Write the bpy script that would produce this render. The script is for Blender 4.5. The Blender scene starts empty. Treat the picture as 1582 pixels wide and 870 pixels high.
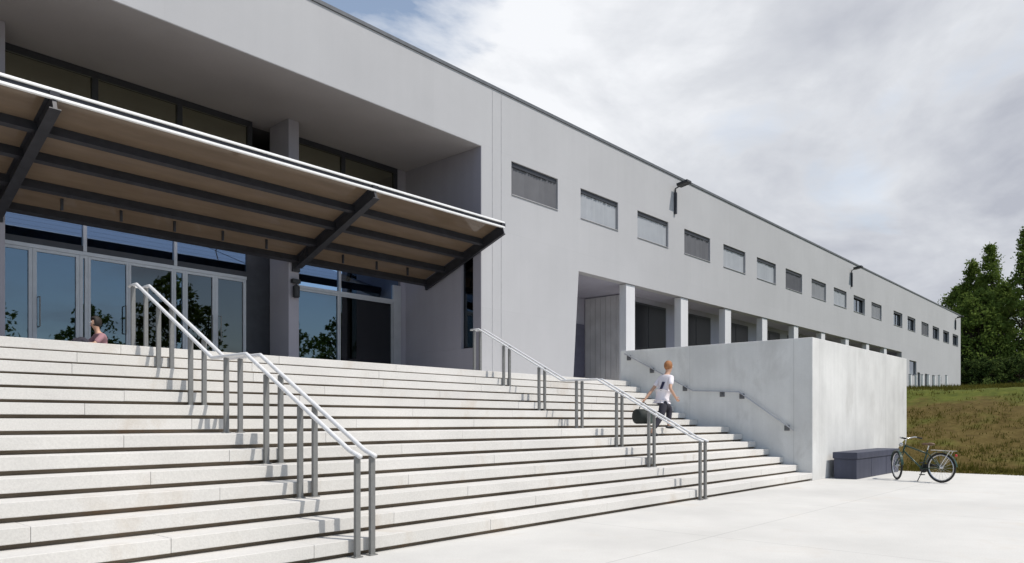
import bpy, bmesh, math, random
from mathutils import Vector, Matrix, noise as mnoise
random.seed(7)
R = math.radians
scene = bpy.context.scene
col = scene.collection

# ------------------------------------------------------------------ helpers
class MB:
    """collects shapes, links them as one mesh object"""
    def __init__(self): self.v = []; self.f = []
    def add(self, vs, fs):
        n = len(self.v); self.v += [tuple(p) for p in vs]; self.f += [tuple(i + n for i in f) for f in fs]
    def box(self, x0, x1, y0, y1, z0, z1):
        self.add([(x0,y0,z0),(x1,y0,z0),(x1,y1,z0),(x0,y1,z0),(x0,y0,z1),(x1,y0,z1),(x1,y1,z1),(x0,y1,z1)],
                 [(0,3,2,1),(4,5,6,7),(0,1,5,4),(1,2,6,5),(2,3,7,6),(3,0,4,7)])
    def room(self, x0, x1, y0, y1, z0, z1):      # box without its front (-Y) face, normals inward
        self.add([(x0,y0,z0),(x1,y0,z0),(x1,y1,z0),(x0,y1,z0),(x0,y0,z1),(x1,y0,z1),(x1,y1,z1),(x0,y1,z1)],
                 [(0,1,2,3),(4,7,6,5),(1,5,6,2),(2,6,7,3),(3,7,4,0)])
    def beam(self, p, q, w, h, up=(0,0,1)):       # rectangular bar
        p = Vector(p); q = Vector(q); d = (q - p).normalized(); u = Vector(up)
        s = d.cross(u)
        if s.length < 1e-4: s = d.cross(Vector((1,0,0)))
        s.normalize(); t = s.cross(d).normalized(); s *= w/2; t *= h/2
        vs = [p-s-t, p+s-t, p+s+t, p-s+t, q-s-t, q+s-t, q+s+t, q-s+t]
        self.add(vs, [(0,1,2,3),(7,6,5,4),(0,4,5,1),(1,5,6,2),(2,6,7,3),(3,7,4,0)])
    def tube(self, pts, r, n=10, cap=True, closed=False):
        pts = [Vector(p) for p in pts]; m = len(pts)
        rr = r if isinstance(r, (list, tuple)) else [r]*m
        base = len(self.v); prev = None
        for i, p in enumerate(pts):
            a = pts[(i-1) % m] if (i > 0 or closed) else p
            b = pts[(i+1) % m] if (i < m-1 or closed) else p
            d = (b - a).normalized()
            if prev is None:
                s = d.cross(Vector((0,0,1)))
                if s.length < 1e-3: s = d.cross(Vector((1,0,0)))
            else:
                s = prev - d*prev.dot(d)
            s.normalize(); prev = s; t = d.cross(s)
            for k in range(n):
                an = 2*math.pi*k/n
                self.v.append(tuple(p + (s*math.cos(an) + t*math.sin(an))*rr[i]))
        seg = m if closed else m-1
        for i in range(seg):
            j = (i+1) % m
            for k in range(n):
                l = (k+1) % n
                self.f.append((base+i*n+k, base+i*n+l, base+j*n+l, base+j*n+k))
        if cap and not closed:
            self.f.append(tuple(base+k for k in reversed(range(n))))
            self.f.append(tuple(base+(m-1)*n+k for k in range(n)))
    def ball(self, c, rx, ry, rz, n=12, m=8):
        base = len(self.v); c = Vector(c)
        for i in range(m+1):
            th = math.pi*i/m
            for k in range(n):
                ph = 2*math.pi*k/n
                self.v.append((c.x+rx*math.sin(th)*math.cos(ph), c.y+ry*math.sin(th)*math.sin(ph), c.z+rz*math.cos(th)))
        for i in range(m):
            for k in range(n):
                l = (k+1) % n
                self.f.append((base+i*n+k, base+(i+1)*n+k, base+(i+1)*n+l, base+i*n+l))
    def build(self, name, mat, parent=None, bevel=0, smooth=False, loc=None):
        me = bpy.data.meshes.new(name); me.from_pydata(self.v, [], self.f)
        bm = bmesh.new(); bm.from_mesh(me)
        bmesh.ops.remove_doubles(bm, verts=bm.verts, dist=1e-5)
        bmesh.ops.recalc_face_normals(bm, faces=bm.faces)
        bm.to_mesh(me); bm.free()
        if smooth:
            for p in me.polygons: p.use_smooth = True
        me.materials.append(mat)
        o = bpy.data.objects.new(name, me); col.objects.link(o)
        if parent: o.parent = parent
        if loc: o.location = loc
        if bevel:
            b = o.modifiers.new('bevel', 'BEVEL'); b.width = bevel; b.segments = 2; b.limit_method = 'ANGLE'
        return o

def raw(name, verts, faces, mat, parent=None):
    me = bpy.data.meshes.new(name); me.from_pydata(verts, [], faces); me.materials.append(mat)
    o = bpy.data.objects.new(name, me); col.objects.link(o)
    if parent: o.parent = parent
    return o

def thing(name, label, cat, loc=(0,0,0), rz=0, group=None):
    o = bpy.data.objects.new(name, None); col.objects.link(o)
    o.location = loc; o.rotation_euler = (0,0,rz); o.empty_display_size = .2
    o['label'] = label; o['category'] = cat
    if group: o['group'] = group
    return o
def tag(o, label, cat, group=None):
    o['label'] = label; o['category'] = cat
    if group: o['group'] = group
    return o
def struct(o, kind='structure'): o['kind'] = kind; return o
def copy_tree(o, parent=None):
    c = o.copy(); col.objects.link(c)
    if parent: c.parent = parent
    for ch in list(o.children): copy_tree(ch, c)
    return c

# ------------------------------------------------------------------ materials
def newmat(name):
    m = bpy.data.materials.new(name); m.use_nodes = True
    nt = m.node_tree; b = nt.nodes['Principled BSDF']; return m, nt, b
def N(nt, t, **kw):
    n = nt.nodes.new(t)
    for k, v in kw.items(): setattr(n, k, v)
    return n
def ramp(nt, fac, stops):
    r = N(nt, 'ShaderNodeValToRGB'); e = r.color_ramp.elements
    while len(e) < len(stops): e.new(.5)
    for i, (p, c) in enumerate(stops):
        e[i].position = p; e[i].color = (c[0], c[1], c[2], 1)
    nt.links.new(fac, r.inputs[0]); return r.outputs[0]
def mixc(nt, fac, a, b, mode='MIX'):
    m = N(nt, 'ShaderNodeMix', data_type='RGBA', blend_type=mode)
    for sock, val in ((m.inputs[0], fac), (m.inputs[6], a), (m.inputs[7], b)):
        if isinstance(val, (int, float)): sock.default_value = val
        elif isinstance(val, tuple): sock.default_value = (*val, 1)
        else: nt.links.new(val, sock)
    return m.outputs[2]
def coords(nt, scale=(1,1,1), rot=(0,0,0), kind='Object'):
    tc = N(nt, 'ShaderNodeTexCoord'); mp = N(nt, 'ShaderNodeMapping')
    mp.inputs['Scale'].default_value = scale; mp.inputs['Rotation'].default_value = rot
    nt.links.new(tc.outputs[kind], mp.inputs[0]); return mp.outputs[0]
def noise(nt, vec, scale, detail=4, rough=.55, dist=0):
    n = N(nt, 'ShaderNodeTexNoise'); n.inputs['Scale'].default_value = scale
    n.inputs['Detail'].default_value = detail; n.inputs['Roughness'].default_value = rough; n.inputs['Distortion'].default_value = dist
    nt.links.new(vec, n.inputs['Vector']); return n.outputs['Fac']
def bump(nt, b, h, strength=.2, dist=.01):
    bp = N(nt, 'ShaderNodeBump'); bp.inputs['Strength'].default_value = strength; bp.inputs['Distance'].default_value = dist
    nt.links.new(h, bp.inputs['Height']); nt.links.new(bp.outputs[0], b.inputs['Normal'])

def plain(name, c, rough=.6, metal=0, var=.12, scale=6, spec=.4):
    m, nt, b = newmat(name)
    n = noise(nt, coords(nt), scale, 5)
    d = tuple(x*(1-var) for x in c); l = tuple(min(1, x*(1+var)) for x in c)
    nt.links.new(ramp(nt, n, [(.3, d), (.7, l)]), b.inputs['Base Color'])
    b.inputs['Roughness'].default_value = rough; b.inputs['Metallic'].default_value = metal
    b.inputs['Specular IOR Level'].default_value = spec
    return m

def concrete(name, c, mottle=.12, streak=.1, rough=.85, stain=None, stain_amt=0, fine=.05, seam=None):
    m, nt, b = newmat(name)
    v = coords(nt)
    n1 = noise(nt, v, .55, 6, .6)
    n2 = noise(nt, coords(nt, (2.2, 2.2, .12)), 1.6, 5, .6)        # run-off streaks
    n3 = noise(nt, v, 55, 3, .6)
    A = ramp(nt, n1, [(.3, tuple(x*(1-mottle) for x in c)), (.7, tuple(min(1, x*(1+mottle*.7)) for x in c))])
    S = ramp(nt, n2, [(.35, (1-streak,)*3), (.62, (1, 1, 1))])
    F = ramp(nt, n3, [(.3, (1-fine,)*3), (.7, (1, 1, 1))])
    o = mixc(nt, 1.0, mixc(nt, 1.0, A, S, 'MULTIPLY'), F, 'MULTIPLY')
    if stain:
        n4 = noise(nt, coords(nt, (1, 1, .5)), 1.1, 7, .68, .4)
        o = mixc(nt, ramp(nt, n4, [(.56, (0,0,0)), (.72, (stain_amt,)*3)]), o, stain)
    if seam:                                                       # cast panel joints
        br = N(nt, 'ShaderNodeTexBrick'); br.offset = 0
        br.inputs['Scale'].default_value = 1; br.inputs['Brick Width'].default_value = seam[0]; br.inputs['Row Height'].default_value = seam[1]
        br.inputs['Mortar Size'].default_value = .008; br.inputs['Mortar Smooth'].default_value = .3
        br.inputs['Color1'].default_value = (1,1,1,1); br.inputs['Color2'].default_value = (.965,.965,.965,1); br.inputs['Mortar'].default_value = (seam[2],)*3+(1,)
        sx = N(nt, 'ShaderNodeSeparateXYZ'); cx = N(nt, 'ShaderNodeCombineXYZ')
        nt.links.new(v, sx.inputs[0])
        ad = N(nt, 'ShaderNodeMath', operation='ADD')
        nt.links.new(sx.outputs[0], ad.inputs[0]); nt.links.new(sx.outputs[1], ad.inputs[1])
        nt.links.new(ad.outputs[0], cx.inputs[0]); nt.links.new(sx.outputs[2 if len(seam) < 4 else 1], cx.inputs[1])
        if len(seam) == 4: nt.links.new(sx.outputs[0], cx.inputs[0])
        nt.links.new(cx.outputs[0], br.inputs['Vector'])
        o = mixc(nt, 1.0, o, br.outputs['Color'], 'MULTIPLY')
    nt.links.new(o, b.inputs['Base Color'])
    b.inputs['Roughness'].default_value = rough; b.inputs['Specular IOR Level'].default_value = .25
    ad = N(nt, 'ShaderNodeMath', operation='ADD'); nt.links.new(n3, ad.inputs[0]); nt.links.new(n1, ad.inputs[1])
    bump(nt, b, ad.outputs[0], .25, .006)
    return m

def glass(name, refl=.28, tint=(.20,.24,.26), rcol=(.86,.92,1)):
    m, nt, b = newmat(name); nt.nodes.remove(b)
    out = nt.nodes['Material Output']
    tr = N(nt, 'ShaderNodeBsdfTransparent'); tr.inputs[0].default_value = (*tint, 1)
    gl = N(nt, 'ShaderNodeBsdfGlossy'); gl.inputs['Roughness'].default_value = .012; gl.inputs['Color'].default_value = (*rcol, 1)
    lw = N(nt, 'ShaderNodeLayerWeight'); lw.inputs[0].default_value = .35
    ml = N(nt, 'ShaderNodeMath', operation='MULTIPLY_ADD'); ml.inputs[1].default_value = .6; ml.inputs[2].default_value = refl; ml.use_clamp = True
    nt.links.new(lw.outputs['Fresnel'], ml.inputs[0])
    mx = N(nt, 'ShaderNodeMixShader'); nt.links.new(ml.outputs[0], mx.inputs[0])
    nt.links.new(tr.outputs[0], mx.inputs[1]); nt.links.new(gl.outputs[0], mx.inputs[2]); nt.links.new(mx.outputs[0], out.inputs[0])
    n = noise(nt, coords(nt), .7, 2); bp = N(nt, 'ShaderNodeBump'); bp.inputs['Strength'].default_value = .02; bp.inputs['Distance'].default_value = .02
    nt.links.new(n, bp.inputs['Height']); nt.links.new(bp.outputs[0], gl.inputs['Normal'])
    return m

def translucent(name, c, amt=.5, tint=None):
    m, nt, b = newmat(name); out = nt.nodes['Material Output']; nt.nodes.remove(b)
    n = noise(nt, coords(nt, (1, 6, 1)), 1.2, 5)
    cc = ramp(nt, n, [(.3, tuple(x*.82 for x in c)), (.7, c)])
    d = N(nt, 'ShaderNodeBsdfDiffuse'); t = N(nt, 'ShaderNodeBsdfTranslucent')
    nt.links.new(cc, d.inputs[0]); nt.links.new(cc, t.inputs[0])
    mx = N(nt, 'ShaderNodeMixShader'); mx.inputs[0].default_value = amt
    nt.links.new(d.outputs[0], mx.inputs[1]); nt.links.new(t.outputs[0], mx.inputs[2]); nt.links.new(mx.outputs[0], out.inputs[0])
    return m

def leafmat(name, dark, light, scale=.5):
    m, nt, b = newmat(name); out = nt.nodes['Material Output']; nt.nodes.remove(b)
    n1 = noise(nt, coords(nt), scale, 3); n2 = noise(nt, coords(nt), 7, 2)
    ad = N(nt, 'ShaderNodeMath', operation='MULTIPLY_ADD'); ad.inputs[1].default_value = .45
    nt.links.new(n2, ad.inputs[0]); nt.links.new(n1, ad.inputs[2])
    cc = ramp(nt, ad.outputs[0], [(.5, dark), (.95, light)])
    d = N(nt, 'ShaderNodeBsdfDiffuse'); t = N(nt, 'ShaderNodeBsdfTranslucent')
    nt.links.new(cc, d.inputs[0]); nt.links.new(cc, t.inputs[0])
    mx = N(nt, 'ShaderNodeMixShader'); mx.inputs[0].default_value = .3
    nt.links.new(d.outputs[0], mx.inputs[1]); nt.links.new(t.outputs[0], mx.inputs[2]); nt.links.new(mx.outputs[0], out.inputs[0])
    return m

M = {}
M['facade']  = concrete('grey_render', (.42,.42,.435), .04, .02, .9, fine=.04, seam=(3.35, 2.2, .95))
M['loggia']  = concrete('shaded_loggia_render', (.31,.30,.345), .08, .05, .9)  # shade of the recess is put into this darker, bluer grey
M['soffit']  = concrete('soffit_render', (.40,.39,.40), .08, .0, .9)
M['column']  = concrete('white_column', (.62,.62,.64), .05, .05, .9)
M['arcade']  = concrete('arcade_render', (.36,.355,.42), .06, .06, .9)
M['step']    = concrete('white_step_concrete', (.655,.64,.615), .10, .0, .85, stain=(.44,.37,.29), stain_amt=.45, fine=.12)
_nt = M['step'].node_tree; _b = _nt.nodes['Principled BSDF']; _src = _b.inputs['Base Color'].links[0].from_socket
_geo = N(_nt, 'ShaderNodeNewGeometry')
_nt.links.new(mixc(_nt, 1.0, _src, ramp(_nt, _geo.outputs['Random Per Island'], [(0, (.93,.925,.91)), (.5, (.985,.98,.975)), (1, (1,1,1))]), 'MULTIPLY'), _b.inputs['Base Color'])
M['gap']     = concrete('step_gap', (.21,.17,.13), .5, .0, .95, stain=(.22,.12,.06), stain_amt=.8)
M['plaza']   = concrete('plaza_concrete', (.60,.59,.565), .11, .0, .88, stain=(.52,.48,.43), stain_amt=.5, fine=.09, seam=(4.0, 4.0, .74, 1))
M['wall']    = concrete('fair_faced_concrete', (.68,.68,.665), .17, .08, .85, stain=(.44,.43,.41), stain_amt=.55, fine=.06, seam=(2.6, 6.0, .78))
M['coping']  = plain('dark_coping', (.12,.125,.135), .5, .3)
M['joint']   = plain('joint_strip', (.36,.36,.375), .8)
M['jointf']  = plain('joint_cover', (.385,.385,.40), .8)
M['steel']   = plain('brushed_steel', (.21,.21,.205), .5, .45, .08, 20)
M['rail']    = plain('handrail_steel', (.68,.68,.685), .5, .1, .06, 20)
M['darksteel'] = plain('dark_steel', (.030,.030,.036), .5, .3, .2)
M['white']   = plain('white_paint', (.78,.78,.78), .45, 0, .04)
M['frame']   = plain('silver_frame', (.42,.43,.46), .45, .4, .06)
M['darkframe'] = plain('dark_frame', (.035,.037,.045), .5, .2)
M['glass']   = glass('door_glass', .13, (.22,.26,.28), (.62,.80,1))
M['transom'] = glass('transom_glass', .52, (.14,.18,.24), (.52,.70,.95))  # blue of the mirrored sky is put into the reflection tint
M['upperglass'] = glass('upper_glass', .42, (.12,.14,.14), (.85,.85,.65))
M['arcglass'] = plain('dark_pane', (.010,.010,.013), .3, 0, .1, 2, .12)
M['clearglass'] = glass('clear_glass', .02, (.86,.88,.88))
M['glassdark'] = glass('dark_glass', .06, (.12,.14,.14))
M['panelglass'] = glass('window_glass', .18, (.15,.17,.18))
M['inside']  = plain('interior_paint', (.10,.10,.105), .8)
M['canopy']  = translucent('canopy_panel', (.235,.175,.125), .36)
_nt = M['canopy'].node_tree; _o = _nt.nodes['Material Output']; _src = _o.inputs[0].links[0].from_socket
_g = N(_nt, 'ShaderNodeBsdfGlossy'); _g.inputs['Roughness'].default_value = .06
_f = N(_nt, 'ShaderNodeFresnel'); _f.inputs[0].default_value = 1.55
_m = N(_nt, 'ShaderNodeMixShader'); _nt.links.new(_f.outputs[0], _m.inputs[0]); _nt.links.new(_src, _m.inputs[1]); _nt.links.new(_g.outputs[0], _m.inputs[2]); _nt.links.new(_m.outputs[0], _o.inputs[0])
M['blindA']  = plain('pale_blind', (.33,.345,.37), .6, .0, .05, 3)
M['blindB']  = plain('grey_blind', (.115,.115,.125), .6, .0, .06, 3)
M['blindD']  = plain('light_grey_blind', (.22,.225,.24), .6, .0, .06, 3)
M['blindC']  = plain('charcoal_blind', (.085,.085,.095), .6, .0, .1, 3)
M['black']   = plain('black_fitting', (.02,.02,.022), .5)
M['clad']    = plain('pale_cladding', (.58,.58,.59), .6, .2, .1, 2)
M['slate']   = plain('slate_paint', (.10,.10,.14), .6)
M['bench']   = concrete('slate_bench', (.070,.075,.108), .25, .2, .6)
M['benchlow']= concrete('grey_bench_base', (.17,.165,.155), .25, .2, .8)
M['skin']    = plain('skin', (.50,.30,.21), .55, 0, .06)
M['shirt']   = plain('white_cloth', (.74,.70,.74), .9, 0, .06)
M['print']   = plain('navy_print', (.03,.03,.07), .9)
M['shorts']  = plain('charcoal_cloth', (.035,.033,.045), .9)
M['hair']    = plain('ginger_hair', (.30,.13,.05), .7, 0, .25, 30)
M['hairdark']= plain('dark_hair', (.02,.015,.013), .7, 0, .25, 30)
M['pink']    = plain('pink_cloth', (.34,.185,.21), .9)
M['bag']     = plain('dark_bag', (.015,.02,.018), .7)
M['bagside'] = plain('grey_green_bag', (.16,.20,.17), .8)
M['rubber']  = plain('rubber', (.02,.02,.02), .8)
M['chrome']  = plain('chrome', (.55,.55,.55), .3, .9, .05)
M['bikegreen'] = plain('green_paint', (.02,.05,.035), .35)
M['tan']     = plain('tan_leather', (.12,.07,.04), .6)
M['bark']    = concrete('bark', (.07,.055,.04), .3, .3, .95)
M['leafA']   = leafmat('leaf_mid', (.075,.115,.026), (.17,.225,.055))
M['leafB']   = leafmat('leaf_dark', (.048,.075,.024), (.10,.135,.04))
M['poster']  = plain('poster_paper', (.35,.38,.30), .7, 0, .3, 4)

# ------------------------------------------------------------------ ground, plaza, bank
g = MB(); g.add([(-400,-400,-.03),(700,-400,-.03),(700,700,-.03),(-400,700,-.03)], [(0,1,2,3)])
gm, nt, b = newmat('far_grass')
nt.links.new(ramp(nt, noise(nt, coords(nt), .25, 6), [(.3,(.05,.06,.02)),(.7,(.10,.10,.035))]), b.inputs['Base Color']); b.inputs['Roughness'].default_value = .95
struct(g.build('ground', gm))
p = MB(); p.add([(-30,-30,0),(23.5,-30,0),(23.5,6.6,0),(-30,6.6,0)], [(0,1,2,3)])
struct(p.build('plaza', M['plaza']))

XB = 21.9
def bank_h(x, y):
    d = x - XB - .35*mnoise.noise((y*.35, 3.1, 0)) 
    if d <= 0: return max(-.4, d*.2)
    if d < 9: h = .272*d
    else: h = 2.45 + .0385*(d-9) if d < 55 else 2.45 + .0385*46
    w = min(1, d/2.0)
    h += w*(.10*mnoise.noise((x*.45, y*.45, 0)) + .05*mnoise.noise((x*1.3, y*1.3, 5)))
    return h
xs = [XB-1+.35*i for i in range(52)] + [XB+17.5+1.2*i for i in range(36)] + [XB+62+8*i for i in range(30)]
ys = [-120, -90, -65, -48, -36] + [-28+1.0*i for i in range(24)] + [-4+.4*i for i in range(46)] + [15+2*i for i in range(12)] + [42, 60, 90, 130, 200, 300]
vs = []; fs = []
for x in xs:
    for y in ys: vs.append((x, y, bank_h(x, y)))
ny = len(ys)
for i in range(len(xs)-1):
    for j in range(ny-1):
        cx = (xs[i]+xs[i+1])/2; cy = (ys[j]+ys[j+1])/2
        if cy > 6.3 and cx < 24.8: continue
        if cy > 14.2 and cx < 74.5: continue
        fs.append((i*ny+j, (i+1)*ny+j, (i+1)*ny+j+1, i*ny+j+1))
bm_, nt, b = newmat('bank_soil_grass')
v = coords(nt)
sx = N(nt, 'ShaderNodeSeparateXYZ'); nt.links.new(v, sx.inputs[0])
n1 = noise(nt, v, .55, 6, .62, .3); n2 = noise(nt, v, 3.5, 5, .65)
soil = ramp(nt, n2, [(.25,(.055,.038,.011)),(.5,(.088,.064,.019)),(.8,(.135,.102,.036))])
grs = ramp(nt, n2, [(.25,(.045,.060,.010)),(.75,(.115,.125,.024))])
mr = N(nt, 'ShaderNodeMapRange'); mr.inputs[1].default_value = 27.5; mr.inputs[2].default_value = 33; mr.inputs[3].default_value = -.12; mr.inputs[4].default_value = .45
nt.links.new(sx.outputs[0], mr.inputs[0])
ad = N(nt, 'ShaderNodeMath', operation='ADD'); nt.links.new(n1, ad.inputs[0]); nt.links.new(mr.outputs[0], ad.inputs[1])
nt.links.new(mixc(nt, ramp(nt, ad.outputs[0], [(.42,(0,0,0)),(.62,(1,1,1))]), soil, grs), b.inputs['Base Color'])
b.inputs['Roughness'].default_value = .95; b.inputs['Specular IOR Level'].default_value = .1
bump(nt, b, n2, .6, .05)
o = raw('grass_bank', vs, fs, bm_); struct(o)
for pl in o.data.polygons: pl.use_smooth = True

# dry grass blades on the bank: nobody could count them
vs = []; fs = []
def blade(x, y, z, h, w):
    a = random.uniform(0, 6.28); lx = math.cos(a)*w; ly = math.sin(a)*w
    tx = random.uniform(-.45,.45)*h; ty = random.uniform(-.45,.45)*h
    n = len(vs); vs.extend([(x-lx,y-ly,z-.02),(x+lx,y+ly,z-.02),(x+tx,y+ty,z+h)]); fs.append((n,n+1,n+2))
for _ in range(3600):
    x = XB + .1 + random.random()**1.5*16; y = random.uniform(-6, 6.0 if x < 25.2 else 13.2)
    if mnoise.noise((x*.5, y*.5, 9)) < -.12 and random.random() < .7: continue
    n = random.randint(5, 11); hh = random.uniform(.04, .13)
    for k in range(n):
        bx = x + random.gauss(0, .10); by = y + random.gauss(0, .10)
        if bx < XB+.1 or (by > 5.95 and bx < 24.9): continue
        blade(bx, by, bank_h(bx, by), hh*random.uniform(.6, 1.3), random.uniform(.008, .02))
for _ in range(520):
    x = XB + random.uniform(-.12, .35); y = random.uniform(-6, 6.0)
    for k in range(random.randint(4, 9)):
        bx = x + random.gauss(0, .06); by = min(5.95, y + random.gauss(0, .08)); blade(bx, by, max(0, bank_h(bx, by)), random.uniform(.05, .2), .012)
for _ in range(1800):
    x = random.uniform(36, 74); y = random.uniform(2, 13.7)
    for k in range(5):
        bx = x+random.gauss(0,.2); by = min(13.8, y+random.gauss(0,.2)); blade(bx, by, bank_h(bx, by), random.uniform(.1,.3), .03)
grm = leafmat('dry_grass', (.075,.072,.014), (.145,.130,.034), .6)
struct(raw('grass', vs, fs, grm), 'stuff')

# ------------------------------------------------------------------ staircase
RIS, TR, Y0, LEX = .170, .3266, 6.05, .516
XL, XW = -12.0, 16.93
PLAT = 14*RIS
def yr(i): return Y0 + i*TR + (LEX if i >= 7 else 0)
stair = thing('staircase', 'broad white concrete staircase with a half landing leading up to the entrance', 'staircase', (0, Y0, 0))
def st(name, mb, mat, parent=stair, **k):
    o = mb.build(name, mat, parent, **k); o.matrix_parent_inverse = Matrix.Translation((0, -Y0, 0)); return o
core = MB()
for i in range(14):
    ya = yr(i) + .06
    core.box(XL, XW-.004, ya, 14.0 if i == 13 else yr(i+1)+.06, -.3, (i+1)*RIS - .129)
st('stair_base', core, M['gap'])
for i in range(14):
    s = MB(); z1 = (i+1)*RIS; z0 = z1 - .127
    ya = yr(i); yb = (yr(i+1) + .07) if i < 13 else 12.6
    x = XL; L = 2.42; off = random.uniform(.3, 2.0)
    first = True
    while x < XW - .01:
        xe = min(XW-.006, x + (off if first else L)); first = False
        if XW - xe < .5: xe = XW - .006
        dz = random.uniform(-.0015, .0015); dy = random.uniform(-.002, .002)
        s.box(x, xe-.002, ya+dy, yb, z0+dz, z1+dz); x = xe
        if xe >= XW-.01: break
    st('step', s, M['step'], bevel=.006)
s = MB()
x = XL
while x < XW-.1:
    xe = min(x+2.42, XW-.006)
    s.box(x, xe-.006, 12.607, 14.9, PLAT-.12, PLAT); s.box(x, min(xe, 14.5)-.006, 14.906, 17.05, PLAT-.12, PLAT) if x < 14 else None
    x = xe
st('upper_platform', s, M['step'], bevel=.004)

# ------------------------------------------------------------------ cheek wall + terrace fill
HW, XE = 3.2, 24.75
w = MB()
outline = [(XW, Y0), (XE, Y0), (XE, 14.0), (XE-.35, 14.0), (XE-.35, Y0+.35), (XW+.35, Y0+.35), (XW+.35, 11.12), (XW, 11.12)]
n = len(outline)
w.add([(x,y,-.2) for x,y in outline]+[(x,y,HW if i not in (2,3) else 2.3) for i,(x,y) in enumerate(outline)],
      [tuple(range(n-1,-1,-1)), tuple(range(n,2*n))] + [(i,(i+1)%n,n+(i+1)%n,n+i) for i in range(n)])
cw = w.build('concrete_wall', M['wall'], bevel=.012)
tag(cw, 'tall pale fair faced concrete wall enclosing the right side of the stairs', 'wall')
tr = MB(); tr.box(XW+.352, XE-.352, Y0+.352, 13.99, -.2, PLAT-.02)
tr.box(XW+.01, XW+.352, 11.13, 13.99, -.2, PLAT-.02)
struct(tr.build('terrace', M['plaza']))

# ------------------------------------------------------------------ building
bld = thing('school_building', 'long light grey two storey building with deep entrance loggia and upper windows', 'building', (14.55, 14.0, 0))
def bp(name, mb, mat, parent=None, **k):
    o = mb.build(name, mat, parent or bld, **k)
    if parent is None: o.matrix_parent_inverse = Matrix.Translation((-14.55, -14.0, 0))
    return o
FX0, FX1, FZ0, FZ1 = -14.0, 74.8, -.4, 10.44
YF, TH = 14.0, .30
wins = [15.77, 19.05, 22.38, 25.70, 29.00, 32.32, 35.62, 39.05, 42.40, 45.78, 49.20, 54.05, 57.50, 61.35, 64.75, 68.25, 71.70]
WW, WZ0, WZ1 = 2.12, 7.70, 8.66
holes = [(x, x+WW, WZ0, WZ1) for x in wins]
VX0, VX1, VZ1 = -8.6, 14.55, 8.75
AX0, AX1, AZ1 = 18.95, 56.0, 6.03
holes += [(VX0, VX1, PLAT, VZ1), (AX0, AX1, PLAT, AZ1), (58.0, 59.9, 4.55, 5.6)]
slots = [60.2, 62.4, 64.6, 66.8]
holes += [(x, x+.75, 3.3, 4.85) for x in slots]
gx = sorted({FX0, FX1} | {h[0] for h in holes} | {h[1] for h in holes}); gz = sorted({FZ0, FZ1} | {h[2] for h in holes} | {h[3] for h in holes})
# extra breakpoints keep the cells in proportion
def solid(i, j):
    if i < 0 or j < 0 or i >= len(gx)-1 or j >= len(gz)-1: return False
    cx = (gx[i]+gx[i+1])/2; cz = (gz[j]+gz[j+1])/2
    return not any(h[0] < cx < h[1] and h[2] < cz < h[3] for h in holes)
def slant(x, z):
    return x - .30*(AZ1-z)/(AZ1-PLAT) if abs(x-AX0) < 1e-6 and z < AZ1 and z >= PLAT-1e-6 else x
fw = MB()
def q(pts): fw.add(pts, [(0,1,2,3)])
for i in range(len(gx)-1):
    for j in range(len(gz)-1):
        if not solid(i, j): continue
        a, b_, c, d = gx[i], gx[i+1], gz[j], gz[j+1]
        al, bl, bh, ah = slant(a,c), slant(b_,c), slant(b_,d), slant(a,d)
        q([(al,YF,c),(bl,YF,c),(bh,YF,d),(ah,YF,d)])
        q([(al,YF+TH,c),(ah,YF+TH,d),(bh,YF+TH,d),(bl,YF+TH,c)])
        if not solid(i-1,j): q([(al,YF,c),(ah,YF,d),(ah,YF+TH,d),(al,YF+TH,c)])
        if not solid(i+1,j): q([(bl,YF,c),(bl,YF+TH,c),(bh,YF+TH,d),(bh,YF,d)])
        if not solid(i,j-1): q([(al,YF,c),(al,YF+TH,c),(bl,YF+TH,c),(bl,YF,c)])
        if not solid(i,j+1): q([(ah,YF,d),(bh,YF,d),(bh,YF+TH,d),(ah,YF+TH,d)])
bp('wall', fw, M['facade'])
m = MB(); YB = 34.0
m.box(FX0, FX0+.3, YF+TH+.002, YB, FZ0, FZ1); m.box(FX1-.3, FX1, YF+TH+.002, YB, FZ0, FZ1)
m.box(FX0+.302, FX1-.302, YB-.3, YB, FZ0, FZ1)
bp('outer_wall', m, M['facade'])
m = MB(); m.box(FX0+.302, FX1-.302, YF+TH+.002, YB-.302, 10.1, 10.3); bp('roof', m, M['joint'])
m = MB(); m.box(FX0-.03, FX1+.03, YF-.035, YF+.36, FZ1+.003, FZ1+.085)
m.box(FX1-.33, FX1+.03, YF+.362, YB+.03, FZ1+.003, FZ1+.085); m.box(FX0-.03, FX0+.33, YF+.362, YB+.03, FZ1+.003, FZ1+.085)
bp('roof_coping', m, M['coping'])
for x in (14.98, 15.34):
    m = MB(); m.box(x, x+.02, YF-.008, YF-.002, PLAT+.02, FZ1-.06); bp('joint_cover', m, M['jointf'])
# loggia shell: soffit, side walls, back wall behind the glazing bands
YG = 17.10
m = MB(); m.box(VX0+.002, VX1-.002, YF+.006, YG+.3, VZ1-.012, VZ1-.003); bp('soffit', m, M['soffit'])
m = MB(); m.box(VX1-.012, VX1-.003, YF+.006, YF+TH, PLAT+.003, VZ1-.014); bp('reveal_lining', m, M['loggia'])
sl = [(14.20, 14.76, 3.32, 6.4)]
m = MB()           # right flank with a tall slot window cut in
m.box(VX1, VX1+.25, YF+TH+.002, YG+.3, PLAT-.1, 3.32); m.box(VX1, VX1+.25, YF+TH+.002, YG+.3, 6.4, VZ1-.014)
m.box(VX1, VX1+.25, 14.78, YG+.3, 3.322, 6.398)
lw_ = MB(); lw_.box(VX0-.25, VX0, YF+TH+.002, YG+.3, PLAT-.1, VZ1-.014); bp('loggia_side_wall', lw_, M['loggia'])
bp('loggia_side_wall', m, M['loggia'])
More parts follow.
